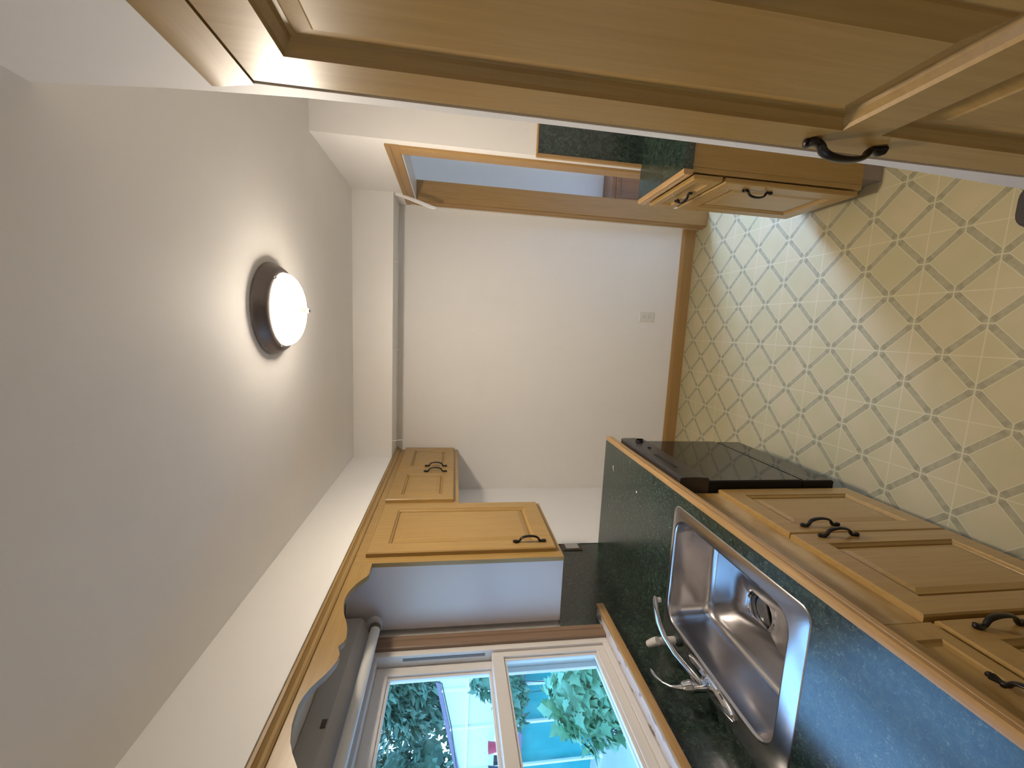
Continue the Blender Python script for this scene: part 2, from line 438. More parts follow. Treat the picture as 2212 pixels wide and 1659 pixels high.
bx(XR-.001, XR+.112, DY0+.012, DY1-.014, DZ-.012, DZ, bev=.001).build('head_jamb', M['vinylwhite'], d)
# cabinet of the next room
t = thing('sideboard', (1.45, 3.2, 0), 'red-brown wooden sideboard with a raised panel, seen low through the doorway', 'sideboard')
bx(.93, 2.1, 3.10, 3.295, .0, .63, bev=.004).build('body', M['redwood'], t)
for i in range(3):
    x0 = .985+i*.37
    mb = MB()
    rr = lambda i_, d_: [(x0+i_, 3.098-d_, .07+i_), (x0+.33-i_, 3.098-d_, .07+i_), (x0+.33-i_, 3.098-d_, .595-i_), (x0+i_, 3.098-d_, .595-i_)]
    mb.loft([rr(0, 0), rr(.004, .012), rr(.03, .012), rr(.035, .004), rr(.06, .010)], False, True)
    mb.build('panel', M['redwood'], t)

# ================================================================== WINDOW
win = thing('window_1', (XL, (WY0+WY1)/2, WZ0), 'white double-hung window over the sink', None, None, 'structure')
def side_cas(ya, yb):
    s = 1 if yb > ya else -1
    pr = [(ya, 0), (ya, .014), (ya+s*.006, .017), (ya+s*.030, .017), (ya+s*.034, .021), (yb-s*.003, .021), (yb, .018), (yb, 0)]
    return MB().loft([[(XL+o, y, WZ0-.002) for y, o in pr], [(XL+o, y, HS-.002) for y, o in pr]])
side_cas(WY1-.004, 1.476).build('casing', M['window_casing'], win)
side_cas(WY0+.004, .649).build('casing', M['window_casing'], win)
bx(XL, XL+.018, WY0+.004, WY1-.004, WZ1+.0, HS-.002, bev=.002).build('head_casing', M['casing_y'], win)
# vinyl frame lining the opening
f = MB()
XO = XL-.092
for (a, b, c_, e) in ((WY1-.028, WY1, WZ0, WZ1), (WY0, WY0+.028, WZ0, WZ1), (WY0+.028, WY1-.028, WZ0, WZ0+.022), (WY0+.028, WY1-.028, WZ1-.028, WZ1)):
    f.box(XO, XL+.002, a, b, c_, e, bev=.002)
f.build('frame', M['vinylwhite'], win)
for y in (WY1-.0275, WY0+.0275):   # balance slots in the upper side tracks
    s_ = -1 if y > 1 else 1
    bx(XL-.020, XL-.010, min(y, y+s_*.0022), max(y, y+s_*.0022), 1.625, 1.93).build('track_slot', M['grey'], win)
def sash(x0, x1, ya, yb, za, zb, st, top, bot, name):
    f = MB(); gl = .010
    f.box(x0, x1, ya, ya+st, za, zb, bev=.002); f.box(x0, x1, yb-st, yb, za, zb, bev=.002)
    f.box(x0, x1, ya+st-.001, yb-st+.001, za, za+bot, bev=.002); f.box(x0, x1, ya+st-.001, yb-st+.001, zb-top, zb, bev=.002)
    # glazing bead
    for (a, b, c_, e) in ((ya+st, ya+st+gl, za+bot, zb-top), (yb-st-gl, yb-st, za+bot, zb-top), (ya+st+gl, yb-st-gl, za+bot, za+bot+gl), (ya+st+gl, yb-st-gl, zb-top-gl, zb-top)):
        f.box(x0+.006, x1-.009, a, b, c_, e, bev=.0015)
    s = f.build(name, M['vinylwhite'], win)
    xm = (x0+x1)/2
    bx(xm-.002, xm+.002, ya+st-.002, yb-st+.002, za+bot-.002, zb-top+.002).build('pane', M['glass'], s)
    return s
up = sash(XL-.070, XL-.042, WY0+.030, WY1-.030, 1.560, WZ1-.028, .036, .044, .042, 'upper_sash')
lo = sash(XL-.038, XL-.008, WY0+.029, WY1-.029, WZ0+.022, 1.600, .024, .044, .034, 'lower_sash')
f = MB()   # outer screen / brickmould frame seen through the glass
for (a, b, c_, e) in ((WY1-.052, WY1-.028, WZ0+.022, WZ1-.028), (WY0+.028, WY0+.052, WZ0+.022, WZ1-.028), (WY0+.052, WY1-.052, WZ0+.022, WZ0+.05), (WY0+.052, WY1-.052, WZ1-.055, WZ1-.028)):
    f.box(XO, XO+.014, a, b, c_, e, bev=.002)
f.build('screen_frame', M['vinylwhite'], win)
# stool: a worn wooden shelf with an oak front edge
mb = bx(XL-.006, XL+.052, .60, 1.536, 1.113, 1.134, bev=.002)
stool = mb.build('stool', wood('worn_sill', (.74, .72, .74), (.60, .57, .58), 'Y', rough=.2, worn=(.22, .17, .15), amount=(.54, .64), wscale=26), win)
bx(XL+.052, XL+.066, .60, 1.541, 1.106, 1.137, bev=.003).build('stool_edge', M['oak_edge'], stool)

# ================================================================== WALL CABINETS
def hpull(parent, y, za, zb, x, out): return pull((x, y, za), (x, y, zb), (out, 0, 0)).build('handle', M['bronze'], parent)
# small two-door cabinet over the fridge space
t = thing('wall_cabinet', (XU-.15, 2.494, 1.725), 'short two-door maple wall cabinet mounted over the empty gap, next to the back wall', 'cabinet')
bx(XL+.004, XU-.018, 2.016, YB-.004, 1.727, HS-.003, bev=.001).build('carcass', M['melamine'], t)
f = MB()
f.box(XU-.018, XU, 2.0155, 2.06, 1.725, 2.1605, bev=.001); f.box(XU-.018, XU, 2.93, YB-.003, 1.725, 2.1605, bev=.001)
f.box(XU-.018, XU, 2.06, 2.93, 1.725, 1.762, bev=.001); f.box(XU-.018, XU, 2.06, 2.93, 2.075, 2.1605, bev=.001); f.box(XU-.018, XU, 2.475, 2.51, 1.762, 2.075)
f.build('face_frame', M['maple'], t)
for (a, b, hy) in ((2.492, 2.962, 2.547), (2.048, 2.484, 2.449)):
    dd = panel_door(XU+.0195, 1, a, b, 1.752, 2.098, .019, [(a+.062, b-.062, 1.752+.06, 2.098-.07)]).build('door', M['maple'], t)
    hpull(dd, hy, 1.800, 1.930, XU+.0195, 1)
# tall one-door cabinet
t = thing('wall_cabinet', (XU-.15, 1.76, 1.306), 'tall one-door maple wall cabinet with a white side, right beside the window', 'cabinet')
bx(XL+.024, XU-.018, 1.506, 2.0145, 1.306, HS-.003, bev=.001).build('carcass', M['melamine'], t)
f = MB()
f.box(XU-.018, XU, 1.505, 1.56, 1.305, 2.1605, bev=.001); f.box(XU-.018, XU, 1.98, 2.015, 1.305, 2.1605, bev=.001)
f.box(XU-.018, XU, 1.56, 1.98, 1.305, 1.345, bev=.001); f.box(XU-.018, XU, 1.56, 1.98, 2.075, 2.1605, bev=.001)
f.build('face_frame', M['maple'], t)
dd = panel_door(XU+.0195, 1, 1.545, 1.995, 1.328, 2.092, .019, [(1.545+.068, 1.995-.062, 1.328+.075, 2.092-.075)]).build('door', M['maple'], t)
hpull(dd, 1.592, 1.368, 1.500, XU+.0195, 1)
# crown strip along the soffit
t = thing('crown_molding', (XU, 1.8, 2.133), 'long maple crown strip running along the bottom edge of the left soffit', 'molding')
mb = MB(); mb.loft([[(XU+x, y, z) for x, z in ((.0005, 2.133), (.005, 2.133), (.009, 2.138), (.011, 2.145), (.018, 2.151), (.022, 2.153), (.022, HS-.001), (.0005, HS-.001))] for y in (.62, YB-.003)])
mb.build('cove', M['maple_y'], t)
# scalloped valance over the window
prof = [(1.5045, 2.060), (1.440, 2.058), (1.425, 2.062), (1.405, 2.076), (1.379, 2.091), (1.350, 2.102), (1.325, 2.1075), (1.295, 2.1085), (1.267, 2.104), (1.230, 2.093), (1.196, 2.078), (1.175, 2.070), (1.159, 2.066), (1.140, 2.062), (1.126, 2.061), (1.112, 2.064), (1.100, 2.073), (1.092, 2.074), (1.080, 2.068), (1.066, 2.063), (1.044, 2.064), (1.022, 2.072), (1.001, 2.082), (.980, 2.096), (.963, 2.106), (.940, 2.114), (.918, 2.118), (.890, 2.117), (.867, 2.114), (.845, 2.108), (.828, 2.103), (.802, 2.089), (.771, 2.068), (.755, 2.060), (.64, 2.060)]
# stay below the crown strip
prof = [(y, z) for y, z in prof]
mb = MB()
top = [(y, 2.1605) for y, z in prof]
for x_ in (0,):
    n = len(prof)
    A = [[(XU-.019, y, z) for y, z in prof], [(XU-.0005, y, z) for y, z in prof], [(XU-.0005, y, z) for y, z in top], [(XU-.019, y, z) for y, z in top], [(XU-.019, y, z) for y, z in prof]]
    mb.loft(A, False, False, closed=False)
    for i in (0, n-1):
        mb.face([A[0][i], A[1][i], A[2][i], A[3][i]])
    bmesh.ops.remove_doubles(mb.bm, verts=mb.bm.verts, dist=1e-6)
tag(mb.build('valance', M['maple_y']), 'scalloped maple valance board across the top of the window', 'valance')
# fluorescent strip behind the valance
t = thing('strip_light', (XL+.06, 1.05, 2.0), 'unlit white fluorescent strip light behind the scalloped valance', 'light')
mb = MB(); mb.loft([[(XL+x, y, z) for x, z in ((.022, 2.160), (.022, 2.062), (.034, 2.048), (.050, 2.048), (.098, 2.096), (.098, 2.160))] for y in (.61, 1.486)])
mb.build('housing', M['fixture'], t)
mb = MB(); mb.tube([(XL+.075, .63, 2.038), (XL+.075, 1.470, 2.038)], .018, 20); mb.build('tube', M['tube'], t)
for y in (1.468, .630):
    e = MB(); e.loft([[(XL+.075+.033*math.cos(a*2*PI/28), yy, 2.046+.030*math.sin(a*2*PI/28)) for a in range(28)] for yy in (y-.006, y+.012)])
    cap = e.build('end_cap', M['fixture'], t)
    s_ = -1 if y > 1 else 1
    e = MB(); e.loft([[(XL+.075+.021*math.cos(a*2*PI/20), yy, 2.040+.021*math.sin(a*2*PI/20)) for a in range(20)] for yy in (y+s_*.007, y+s_*.024)])
    e.build('lamp_holder', M['socket'], cap)
bx(XL+.0965, XL+.1005, 1.05, 1.075, 2.100, 2.114).build('clip', M['socket'], t)

# ================================================================== SINK RUN
SY0, SY1 = .775, 1.392      # sink rim
# countertop with a cut-out
t = thing('countertop', (-.9, 1.1, .87), 'dark green speckled countertop around the sink, with an oak front edge', 'countertop')
CN, CF, CX1 = -.35, 2.133, XC-.020
hy0, hy1, hx0, hx1 = SY0+.012, SY1-.012, XL+.062, XC-.075
mb = MB()
for a in ((XL+.002, CX1, CN, hy0), (XL+.002, CX1, hy1, CF), (XL+.002, hx0, hy0, hy1), (hx1, CX1, hy0, hy1)):
    mb.box(a[0], a[1], a[2], a[3], .872, .910)
mb.at_world = True
mb.build('top', M['laminate'], t)
mb = MB(); mb.loft([[(XC-.020+x, y, z) for x, z in ((0, .872), (.016, .872), (.020, .876), (.020, .890), (.0165, .8925), (.020, .895), (.020, .905), (.016, .9095), (.008, .9105), (0, .9102))] for y in (CN, CF)])
mb.build('wood_edge', M['oak_edge'], t)
# backsplash
t = thing('backsplash', (XL, 1.3, .91), 'dark green laminate backsplash on the window wall under the tall wall cabinet', 'backsplash')
mb = MB()
mb.box(XL+.001, XL+.010, 1.478, 2.122, .9105, 1.304); mb.box(XL+.001, XL+.010, CN, 1.478, .9105, 1.1045)
mb.build('panel', M['laminate'], t)
bx(XL+.001, XL+.012, 2.122, 2.1265, .9105, 1.304, bev=.001).build('edge_strip', M['hole'], t)
# outlet on it
def outlet(t, c, u, v, n, pw=.07, ph=.115, pm=None, dark=None, horizontal=False):
    c, u, v, n = Vector(c), Vector(u), Vector(v), Vector(n)
    def ring(w_, h_, d_): return [c+u*(sx*w_/2)+v*(sy*h_/2)+n*d_ for sx, sy in ((-1, -1), (1, -1), (1, 1), (-1, 1))]
    mb = MB(); mb.loft([ring(pw, ph, 0), ring(pw, ph, .0035), ring(pw-.006, ph-.006, .006)]); pl = mb.build('plate', pm or M['plastic'], t)
    for s_ in (-1, 1):
        cc = c+v*(s_*.0195)
        mb = MB()
        pts = []
        for k in range(24):
            a = 2*PI*k/24; pts.append((.0175*math.cos(a), max(-.0135, min(.0135, .0175*math.sin(a)))))
        mb.loft([[cc+u*p+v*q+n*.006 for p, q in pts], [cc+u*p*.96+v*q*.96+n*.009 for p, q in pts]]); so = mb.build('socket', pm or M['plastic'], t)
        mb = MB()
        for du in (-.0065, .0065):
            b0 = cc+u*du+v*.003
            mb.loft([[b0+u*(sx*.0011)+v*(sy*.004)+n*d_ for sx, sy in ((-1, -1), (1, -1), (1, 1), (-1, 1))] for d_ in (.0088, .0094)])
        mb.tube([cc-v*.007+n*.0088, cc-v*.007+n*.0094], .0022, 10)
        mb.build('slot', dark or M['hole'], so)
    mb = MB(); mb.tube([c+n*.005, c+n*.0075], .0032, 10); mb.build('screw', pm or M['plastic'], pl)
t = thing('outlet', (XL+.010, 2.083, 1.084), 'grey wall outlet on the dark green backsplash under the tall wall cabinet', 'outlet')
outlet(t, (XL+.010, 2.086, 1.084), (0, 1, 0), (0, 0, 1), (1, 0, 0), .066, .112, M['socket'], M['hole'])
bx(XL+.0165, XL+.0205, 2.062, 2.110, 1.046, 1.122, bev=.0015).build('cover_label', M['greyplastic'], t)
t = thing('outlet', (.137, YB-.001, .325), 'cream wall outlet low on the plain back wall', 'outlet')
outlet(t, (.137, YB-.0005, .325), (1, 0, 0), (0, 0, 1), (0, -1, 0), .074, .118)

# base cabinets -----------------------------------------------------------
FX = XC-.050      # face frame plane
def kickbox(t, y0, y1, x0, x1): bx(x0, x1, y0, y1, 0, .098).build('toe_kick', M['kick'], t)
t = thing('base_cabinet', (-.9, 1.07, 0), 'two-door maple sink base cabinet under the stainless sink', 'cabinet')
mb = MB()      # open-topped carcass so the bowl hangs inside it
mb.box(XL+.004, FX-.0185, .703, .719, .10, .870); mb.box(XL+.004, FX-.0185, 1.424, 1.440, .10, .870)
mb.box(XL+.004, FX-.0185, .719, 1.424, .10, .116); mb.box(XL+.004, XL+.012, .719, 1.424, .116, .870)
mb.build('carcass', M['melamine'], t)
f = MB()
f.box(FX-.018, FX, .702, .725, .10, .871); f.box(FX-.018, FX, 1.415, 1.441, .10, .871); f.box(FX-.018, FX, .725, 1.415, .10, .125); f.box(FX-.018, FX, 1.055, 1.095, .125, .70)
f.build('face_frame', M['maple'], t)
bx(FX-.018, FX+.004, .705, 1.4405, .70, .8715, bev=.001).build('front_rail', M['maple_worn'], t)
for (a, b, hy) in ((1.081, 1.438, 1.120), (.704, 1.077, 1.053)):
    dd = panel_door(FX+.0215, 1, a, b, .112, .702, .021, [(a+.062, b-.062, .112+.068, .702-.07)]).build('door', M['maple'], t)
    hpull(dd, hy, .487, .622, FX+.0215, 1)
kickbox(t, .703, 1.440, XL+.02, FX-.075)
t = thing('base_cabinet', (-.9, .45, 0), 'maple drawer base cabinet nearest the camera, beside the two-door sink cabinet', 'cabinet')
bx(XL+.004, FX-.0185, .20, .697, .10, .870).build('carcass', M['melamine'], t)
f = MB(); f.box(FX-.018, FX, .205, .235, .10, .871); f.box(FX-.018, FX, .675, .699, .10, .871); f.box(FX-.018, FX, .235, .675, .10, .13); f.box(FX-.018, FX, .235, .675, .672, .70); f.box(FX-.018, FX, .235, .675, .845, .871)
f.build('face_frame', M['maple'], t)
dr = panel_door(FX+.0215, 1, .215, .688, .708, .850, .021, [(.215+.05, .688-.05, .708+.038, .850-.038)], [(0, 0), (.004, -.004), (.012, -.007), (.018, -.007)]).build('drawer', M['maple_y'], t)
pull((FX+.0215, .545, .772), (FX+.0215, .400, .772), (1, 0, 0)).build('handle', M['bronze'], dr)
dd = panel_door(FX+.0215, 1, .215, .690, .112, .692, .021, [(.215+.062, .690-.065, .112+.068, .692-.075)]).build('door', M['maple'], t)
hpull(dd, .658, .495, .630, FX+.0215, 1)
kickbox(t, .203, .697, XL+.02, FX-.075)
t = thing('end_panel', (-.9, 2.07, 0), 'maple end panel closing the counter run beyond the dishwasher', 'panel')
bx(XL+.004, FX-.06, 2.045, 2.090, 0, .871, bev=.001).build('board', M['maple'], t)

# dishwasher ----------------------------------------------------------------
t = thing('dishwasher', (-.87, 1.735, 0), 'glossy black dishwasher built in at the far end of the sink counter', 'dishwasher')
D0, D1 = 1.4435, 2.028
mb = bx(XL+.03, -.625, D0+.004, D1-.004, .168, .866); mb.box(XL+.03, -.721, D0+.004, D1-.03, .0, .1675); mb.build('tub', M['black'], t)
mb = MB(); mb.loft([[(x, y, z) for x, z in ((-.624, .742), (-.564, .742), (-.556, .749), (-.553, .800), (-.554, .855), (-.557, .866), (-.560, .868), (-.624, .868))] for y in (D0, D1)])
cp = mb.build('control_panel', M['blackpanel'], t)
mb = MB(); mb.lathe([(.019, 0), (.019, .006), (.0165, .010), (.0005, .0105)], (-.5535, 1.955, .800), 'x', 28); mb.box(-.544, -.537, 1.9525, 1.9575, .784, .816, bev=.001)
mb.build('dial', M['black'], cp)
bx(-.554, -.549, 1.838, 1.852, .792, .806, bev=.001).build('button', M['black'], cp)
bx(-.555, -.5515, 1.560, 1.740, .812, .832, bev=.001).build('grip_slot', M['hole'], cp)
bx(-.5588, -.5548, D0+.01, D1-.01, .852, .857).build('trim_strip', M['black'], cp)
dwd = bx(-.624, -.572, D0, D1, .318, .741, bev=.0025).build('door', M['black'], t)
bx(-.573, -.5685, D0+.004, D1-.004, .324, .740, bev=.001).build('glass_front', M['blackglass'], dwd)
lp = bx(-.624, -.575, D0, D1, .168, .314, bev=.0025).build('lower_panel', M['black'], t)
bx(-.576, -.5715, D0+.004, D1-.004, .174, .308, bev=.001).build('glass_front', M['blackglass'], lp)
bx(-.72, -.705, D0+.006, D1-.03, .005, .168).build('kick_plate', M['black'], t)

# sink ----------------------------------------------------------------------
def rrect(x0, x1, y0, y1, r, z, n=6):
    pts = []
    for (cx, cy, a0) in ((x1-r, y1-r, 0), (x0+r, y1-r, 90), (x0+r, y0+r, 180), (x1-r, y0+r, 270)):
        for k in range(n+1):
            a = math.radians(a0+90*k/n); pts.append((cx+r*math.cos(a), cy+r*math.sin(a), z))
    return pts
t = thing('sink', (-.9, 1.085, .91), 'stainless steel single-bowl drop-in sink in the green counter', 'sink')
RX0, RX1 = -1.172, -.636
bx0, bx1, by0, by1 = -1.092, -.682, .832, 1.366
zf = .748
rings = [rrect(RX0, RX1, SY0, SY1, .036, .9102), rrect(RX0+.0015, RX1-.0015, SY0+.0015, SY1-.0015, .035, .9116), rrect(RX0+.005, RX1-.005, SY0+.005, SY1-.005, .033, .9125),
         rrect(bx0-.007, bx1+.007, by0-.007, by1+.007, .067, .9152), rrect(bx0-.003, bx1+.003, by0-.003, by1+.003, .064, .9148), rrect(bx0, bx1, by0, by1, .062, .9125), rrect(bx0+.003, bx1-.003, by0+.003, by1-.003, .060, .905),
         rrect(bx0+.008, bx1-.008, by0+.008, by1-.008, .058, .85), rrect(bx0+.016, bx1-.016, by0+.016, by1-.016, .055, .785), rrect(bx0+.022, bx1-.022, by0+.022, by1-.022, .052, .765),
         rrect(bx0+.032, bx1-.032, by0+.032, by1-.032, .050, .7535), rrect(bx0+.048, bx1-.048, by0+.048, by1-.048, .048, .7495), rrect(bx0+.11, bx1-.11, by0+.11, by1-.11, .040, .748)]
mb = MB(); mb.loft(rings, False, False)
# floor of the bowl towards the drain
DX, DYc = -.890, 1.108
nk = len(rings[-1])
circ = []
for p in rings[-1]:
    a = math.atan2(p[1]-DYc, p[0]-DX); circ.append((DX+.068*math.cos(a), DYc+.068*math.sin(a), .7465))
mb.loft([rings[-1], circ, [(DX+(q[0]-DX)*.9, DYc+(q[1]-DYc)*.9, .742) for q in circ]], False, False)
mb.build('bowl', M['steel'], t, sharp=60)
dt = MB().lathe([(.0625, .741), (.064, .7425), (.060, .7465), (.051, .7440), (.0475, .735), (.0475, .712), (.034, .706), (.0005, .706)], (DX, DYc, 0), 'z', 40, False, True).build('drain', M['chrome'], t)
mb = MB(); mb.lathe([(.046, .713), (.046, .7165), (.0005, .7165)], (DX, DYc, 0), 'z', 32, True, True)
mb.build('strainer_floor', M['hole'], dt)
a = math.radians(25)
mb = MB()   # half-moon stopper plate and its cross bar
hp = [(DX+.045*math.cos(a+PI*k/16), DYc+.045*math.sin(a+PI*k/16)) for k in range(17)]
mb.loft([[(x, y, .717) for x, y in hp], [(x, y, .7215) for x, y in hp]])
cx_, sx_ = math.cos(a), math.sin(a)
def bar(off, wd): return [(DX+cx_*s1*.0435-sx_*(off+s2*wd), DYc+sx_*s1*.0435+cx_*(off+s2*wd)) for s1, s2 in ((-1, -1), (1, -1), (1, 1), (-1, 1))]
bb_ = bar(-.006, .007); mb.loft([[(x, y, .7225) for x, y in bb_], [(x, y, .7275) for x, y in bb_]])
mb.build('stopper', M['steel_dark'], dt)

# faucet ---------------------------------------------------------------------
FXC, FYC = -1.128, 1.085
t = thing('faucet', (FXC, FYC, .915), 'chrome single-lever faucet on the back ledge of the sink', 'faucet')
def oval(z, lx, ly): return [(FXC+lx*math.cos(2*PI*k/40), FYC+ly*math.sin(2*PI*k/40), z) for k in range(40)]
MB().loft([oval(.9145, .027, .128), oval(.918, .028, .130), oval(.923, .026, .126), oval(.929, .018, .10), oval(.931, .010, .06)]).build('base_plate', M['chrome'], t)
MB().lathe([(.026, .922), (.026, .930), (.020, .934), (.019, .975), (.021, .979), (.021, .986), (.019, .990), (.018, 1.004), (.012, 1.014), (.0005, 1.016)], (FXC, FYC, 0), 'z', 30).build('body', M['chrome'], t)
hp = [(FXC, FYC, 1.010), (FXC-.003, FYC+.004, 1.026), (FXC-.010, FYC+.016, 1.040), (FXC-.016, FYC+.040, 1.056), (FXC-.020, FYC+.066, 1.066), (FXC-.021, FYC+.086, 1.069), (FXC-.021, FYC+.100, 1.068)]
MB().tube(hp, [.010, .007, .005, .0042, (.006, .005), (.0085, .0055), (.004, .003)], 14).build('lever', M['chrome'], t)
sp = [(FXC+.008, FYC-.004, .950), (-1.098, 1.088, .968), (-1.082, 1.112, .985), (-1.064, 1.152, 1.006), (-1.030, 1.190, 1.027), (-.992, 1.212, 1.040), (-.955, 1.226, 1.046), (-.925, 1.238, 1.046), (-.914, 1.242, 1.043)]
so = MB().tube(sp, [.011, .011, (.0085, .010), (.0085, .011), (.0085, .0125), (.0085, .0135), (.0085, .013), (.008, .0115), (.0055, .007)], 18, side=(0, 0, 1)).build('spout', M['chrome'], t)
MB().tube([(-.926, 1.237, 1.043), (-.926, 1.237, 1.026)], .0085, 18).build('aerator', M['greyplastic'], so)
# side sprayer
t = thing('side_sprayer', (-1.128, 1.272, .915), 'small grey side sprayer standing in a dark socket behind the faucet spout', 'sprayer')
SX, SYC = -1.120, 1.272
MB().lathe([(.021, .9142), (.022, .918), (.019, .926), (.014, .932)], (SX, SYC, 0), 'z', 28, False, True).build('socket', M['darkrubber'], t)
MB().lathe([(.0125, .929), (.0140, .936), (.0130, .990), (.0145, .998), (.0145, 1.012), (.010, 1.020), (.0005, 1.022)], (SX, SYC, 0), 'z', 24).build('handle', M['greyplastic'], t)
MB().tube([(SX-.016, SYC+.008, 1.030), (SX+.002, SYC-.004, 1.018), (SX+.018, SYC-.016, 1.008)], [.012, .0145, .0135], 22).build('spray_head', M['greyplastic'], t)
# flecks on the counter
mb = MB(); mb.tube([(-.700, 2.005, .9115), (-.712, 2.000, .912), (-.728, 1.993, .9112)], [.0028, .002, .0006], 8)
tag(mb.build('plastic_sliver', M['plastic']), 'thin white plastic sliver lying on the far end of the green counter', 'debris')
mb = MB(); mb.lathe([(.0005, .9102), (.005, .911), (.0055, .913), (.003, .9145), (.0005, .915)], (-.726, 1.712, 0), 'z', 7)
tag(mb.build('paint_chip', M['plastic']), 'small white chip lying on the green counter above the dishwasher', 'debris')

# ================================================================== RIGHT SIDE
# pantry
t = thing('pantry_cabinet', (.62, .48, 0), 'tall maple pantry cabinet with a two-panel door, very close on the right side', 'cabinet')
PY0, PY1 = .205, .681
bx(XP+.040, .95, PY0, PY1-.001, .10, 2.122).build('carcass', M['melamine'], t)
f = MB()
f.box(XP+.021, XP+.039, PY0, .315, .10, 2.122); f.box(XP+.021, XP+.039, .625, PY1-.001, .10, 2.122); f.box(XP+.021, XP+.039, .315, .625, .10, .14); f.box(XP+.021, XP+.039, .315, .625, 2.03, 2.122)
f.build('face_frame', M['maple'], t)
PPROF = [(0, 0), (.003, -.005), (.012, -.012), (.015, -.0165), (.021, -.0165), (.024, -.014), (.050, -.006), (.053, -.004)]
dd = panel_door(XP, -1, .300, .6765, .115, 2.066, .020, [(.372, .607, .19, 1.112), (.372, .607, 1.182, 1.998)], PPROF).build('door', M['maple'], t)
pull((XP, .642, 1.066), (XP, .642, 1.210), (-1, .06, 0), h=.024, w=.0098, t=.0050).build('handle', M['bronze'], dd)
mb = MB(); mb.loft([[(XP+x, y, z) for x, z in ((.020, 2.0665), (.000, 2.0665), (-.001, 2.074), (-.005, 2.098), (-.008, 2.112), (-.008, 2.123), (.020, 2.123))] for y in (PY0, PY1+.004)])
mb.build('crown', M['maple_y'], t)
bx(XP+.06, .95, PY0, PY1-.002, 0, .098).build('toe_kick', M['kick'], t)

# right base cabinet with its counter
RF = .642
RB = 1.445
t = thing('base_cabinet', (1.0, 1.78, 0), 'small maple drawer-and-door base cabinet in front of the doorway, left of the pantry', 'cabinet')
RY0, RY1 = 1.585, YP-.002
bx(RF+.021, RB, RY0, RY1-.004, .10, .868, bev=.001).build('carcass', M['maple'], t)
f = MB(); f.box(RF+.002, RF+.020, RY0, RY0+.03, .10, .868); f.box(RF+.002, RF+.020, RY1-.03, RY1, .10, .868); f.box(RF+.002, RF+.020, RY0+.03, RY1-.03, .10, .13); f.box(RF+.002, RF+.020, RY0+.03, RY1-.03, .70, .73); f.box(RF+.002, RF+.020, RY0+.03, RY1-.03, .84, .868)
f.build('face_frame', M['maple'], t)
dr = panel_door(RF-.0235, -1, RY0+.006, RY1-.002, .728, .852, .019, [(RY0+.05, RY1-.046, .728+.034, .852-.034)], [(0, 0), (.004, -.004), (.012, -.007), (.018, -.007)]).build('drawer', M['maple_y'], t)
pull((RF-.0235, 1.725, .782), (RF-.0235, 1.845, .782), (-1, 0, 0)).build('handle', M['bronze'], dr)
dd = panel_door(RF-.0235, -1, RY0+.006, RY1-.002, .108, .715, .019, [(RY0+.070, RY1-.062, .108+.068, .715-.075)]).build('door', M['maple'], t)
hpull(dd, 1.640, .470, .598, RF-.0235, -1)
bx(RF+.05, RB, RY0+.01, RY1-.004, 0, .0985).build('toe_kick', M['kick'], t)
bx(RF-.0215, RF-.017, 1.945, 1.972, .690, .722, bev=.001).build('child_latch', M['plastic'], t)
MB().lathe([(.004, 0), (.004, -.003), (.0005, -.0035)], (RF-.02355, 1.775, .835), 'x', 10).build('screw', M['chrome'], t)
MB().lathe([(.0035, 0), (.0035, -.003), (.0005, -.0035)], (RF-.02355, 1.660, .655), 'x', 10).build('screw', M['chrome'], t)
t = thing('countertop', (1.0, 1.78, .87), 'small dark green countertop on the right base cabinet, with an oak left edge', 'countertop')
bx(.645, RB+.003, 1.568, YP-.001, .872, .910).build('top', M['laminate'], t)
mb = MB(); mb.loft([[(.645-x, y, z) for x, z in ((0, .872), (.016, .872), (.020, .876), (.020, .890), (.0165, .8925), (.020, .895), (.020, .905), (.016, .9095), (.008, .9105), (0, .9102))] for y in (1.568, YP-.001)])
mb.build('wood_edge', M['oak_edge'], t)
t = thing('backsplash', (1.1, YP-.006, .91), 'square dark green backsplash with oak trim above the small right counter', 'backsplash')
bx(.803, RB+.003, YP-.010, YP-.001, .9105, 1.414).build('panel', M['laminate'], t)
bx(.785, .803, YP-.014, YP-.001, .9105, 1.423, bev=.002).build('side_trim', M['oak_edge_z'], t)
bx(.803, RB+.003, YP-.013, YP-.001, 1.414, 1.423, bev=.002).build('top_trim', M['oak_edge'], t)
# small anchor left in the wall
mb = MB(); mb.lathe([(.008, 0), (.007, -.004), (.004, -.006), (.0035, -.010), (.0005, -.011)], (.937, YP-.0003, 2.165), 'y', 14)
tag(mb.build('wall_anchor', M['steel_dark']), 'tiny dark screw anchor high on the wall beside the pantry', 'anchor')
# mat corner at the foot of the partition
mb = MB()
mp = rrect(.385, .530, .86, 1.128, .05, 0, 6)
mb.loft([[(x, y, 0.0005) for x, y, _ in mp], [(x, y, .010) for x, y, _ in mp], [(.4575+(x-.4575)*.94, .994+(y-.994)*.96, .013) for x, y, _ in mp]])
tag(mb.build('floor_mat', M['mat']), 'dark rounded corner of a small mat on the vinyl floor beyond the pantry', 'mat')

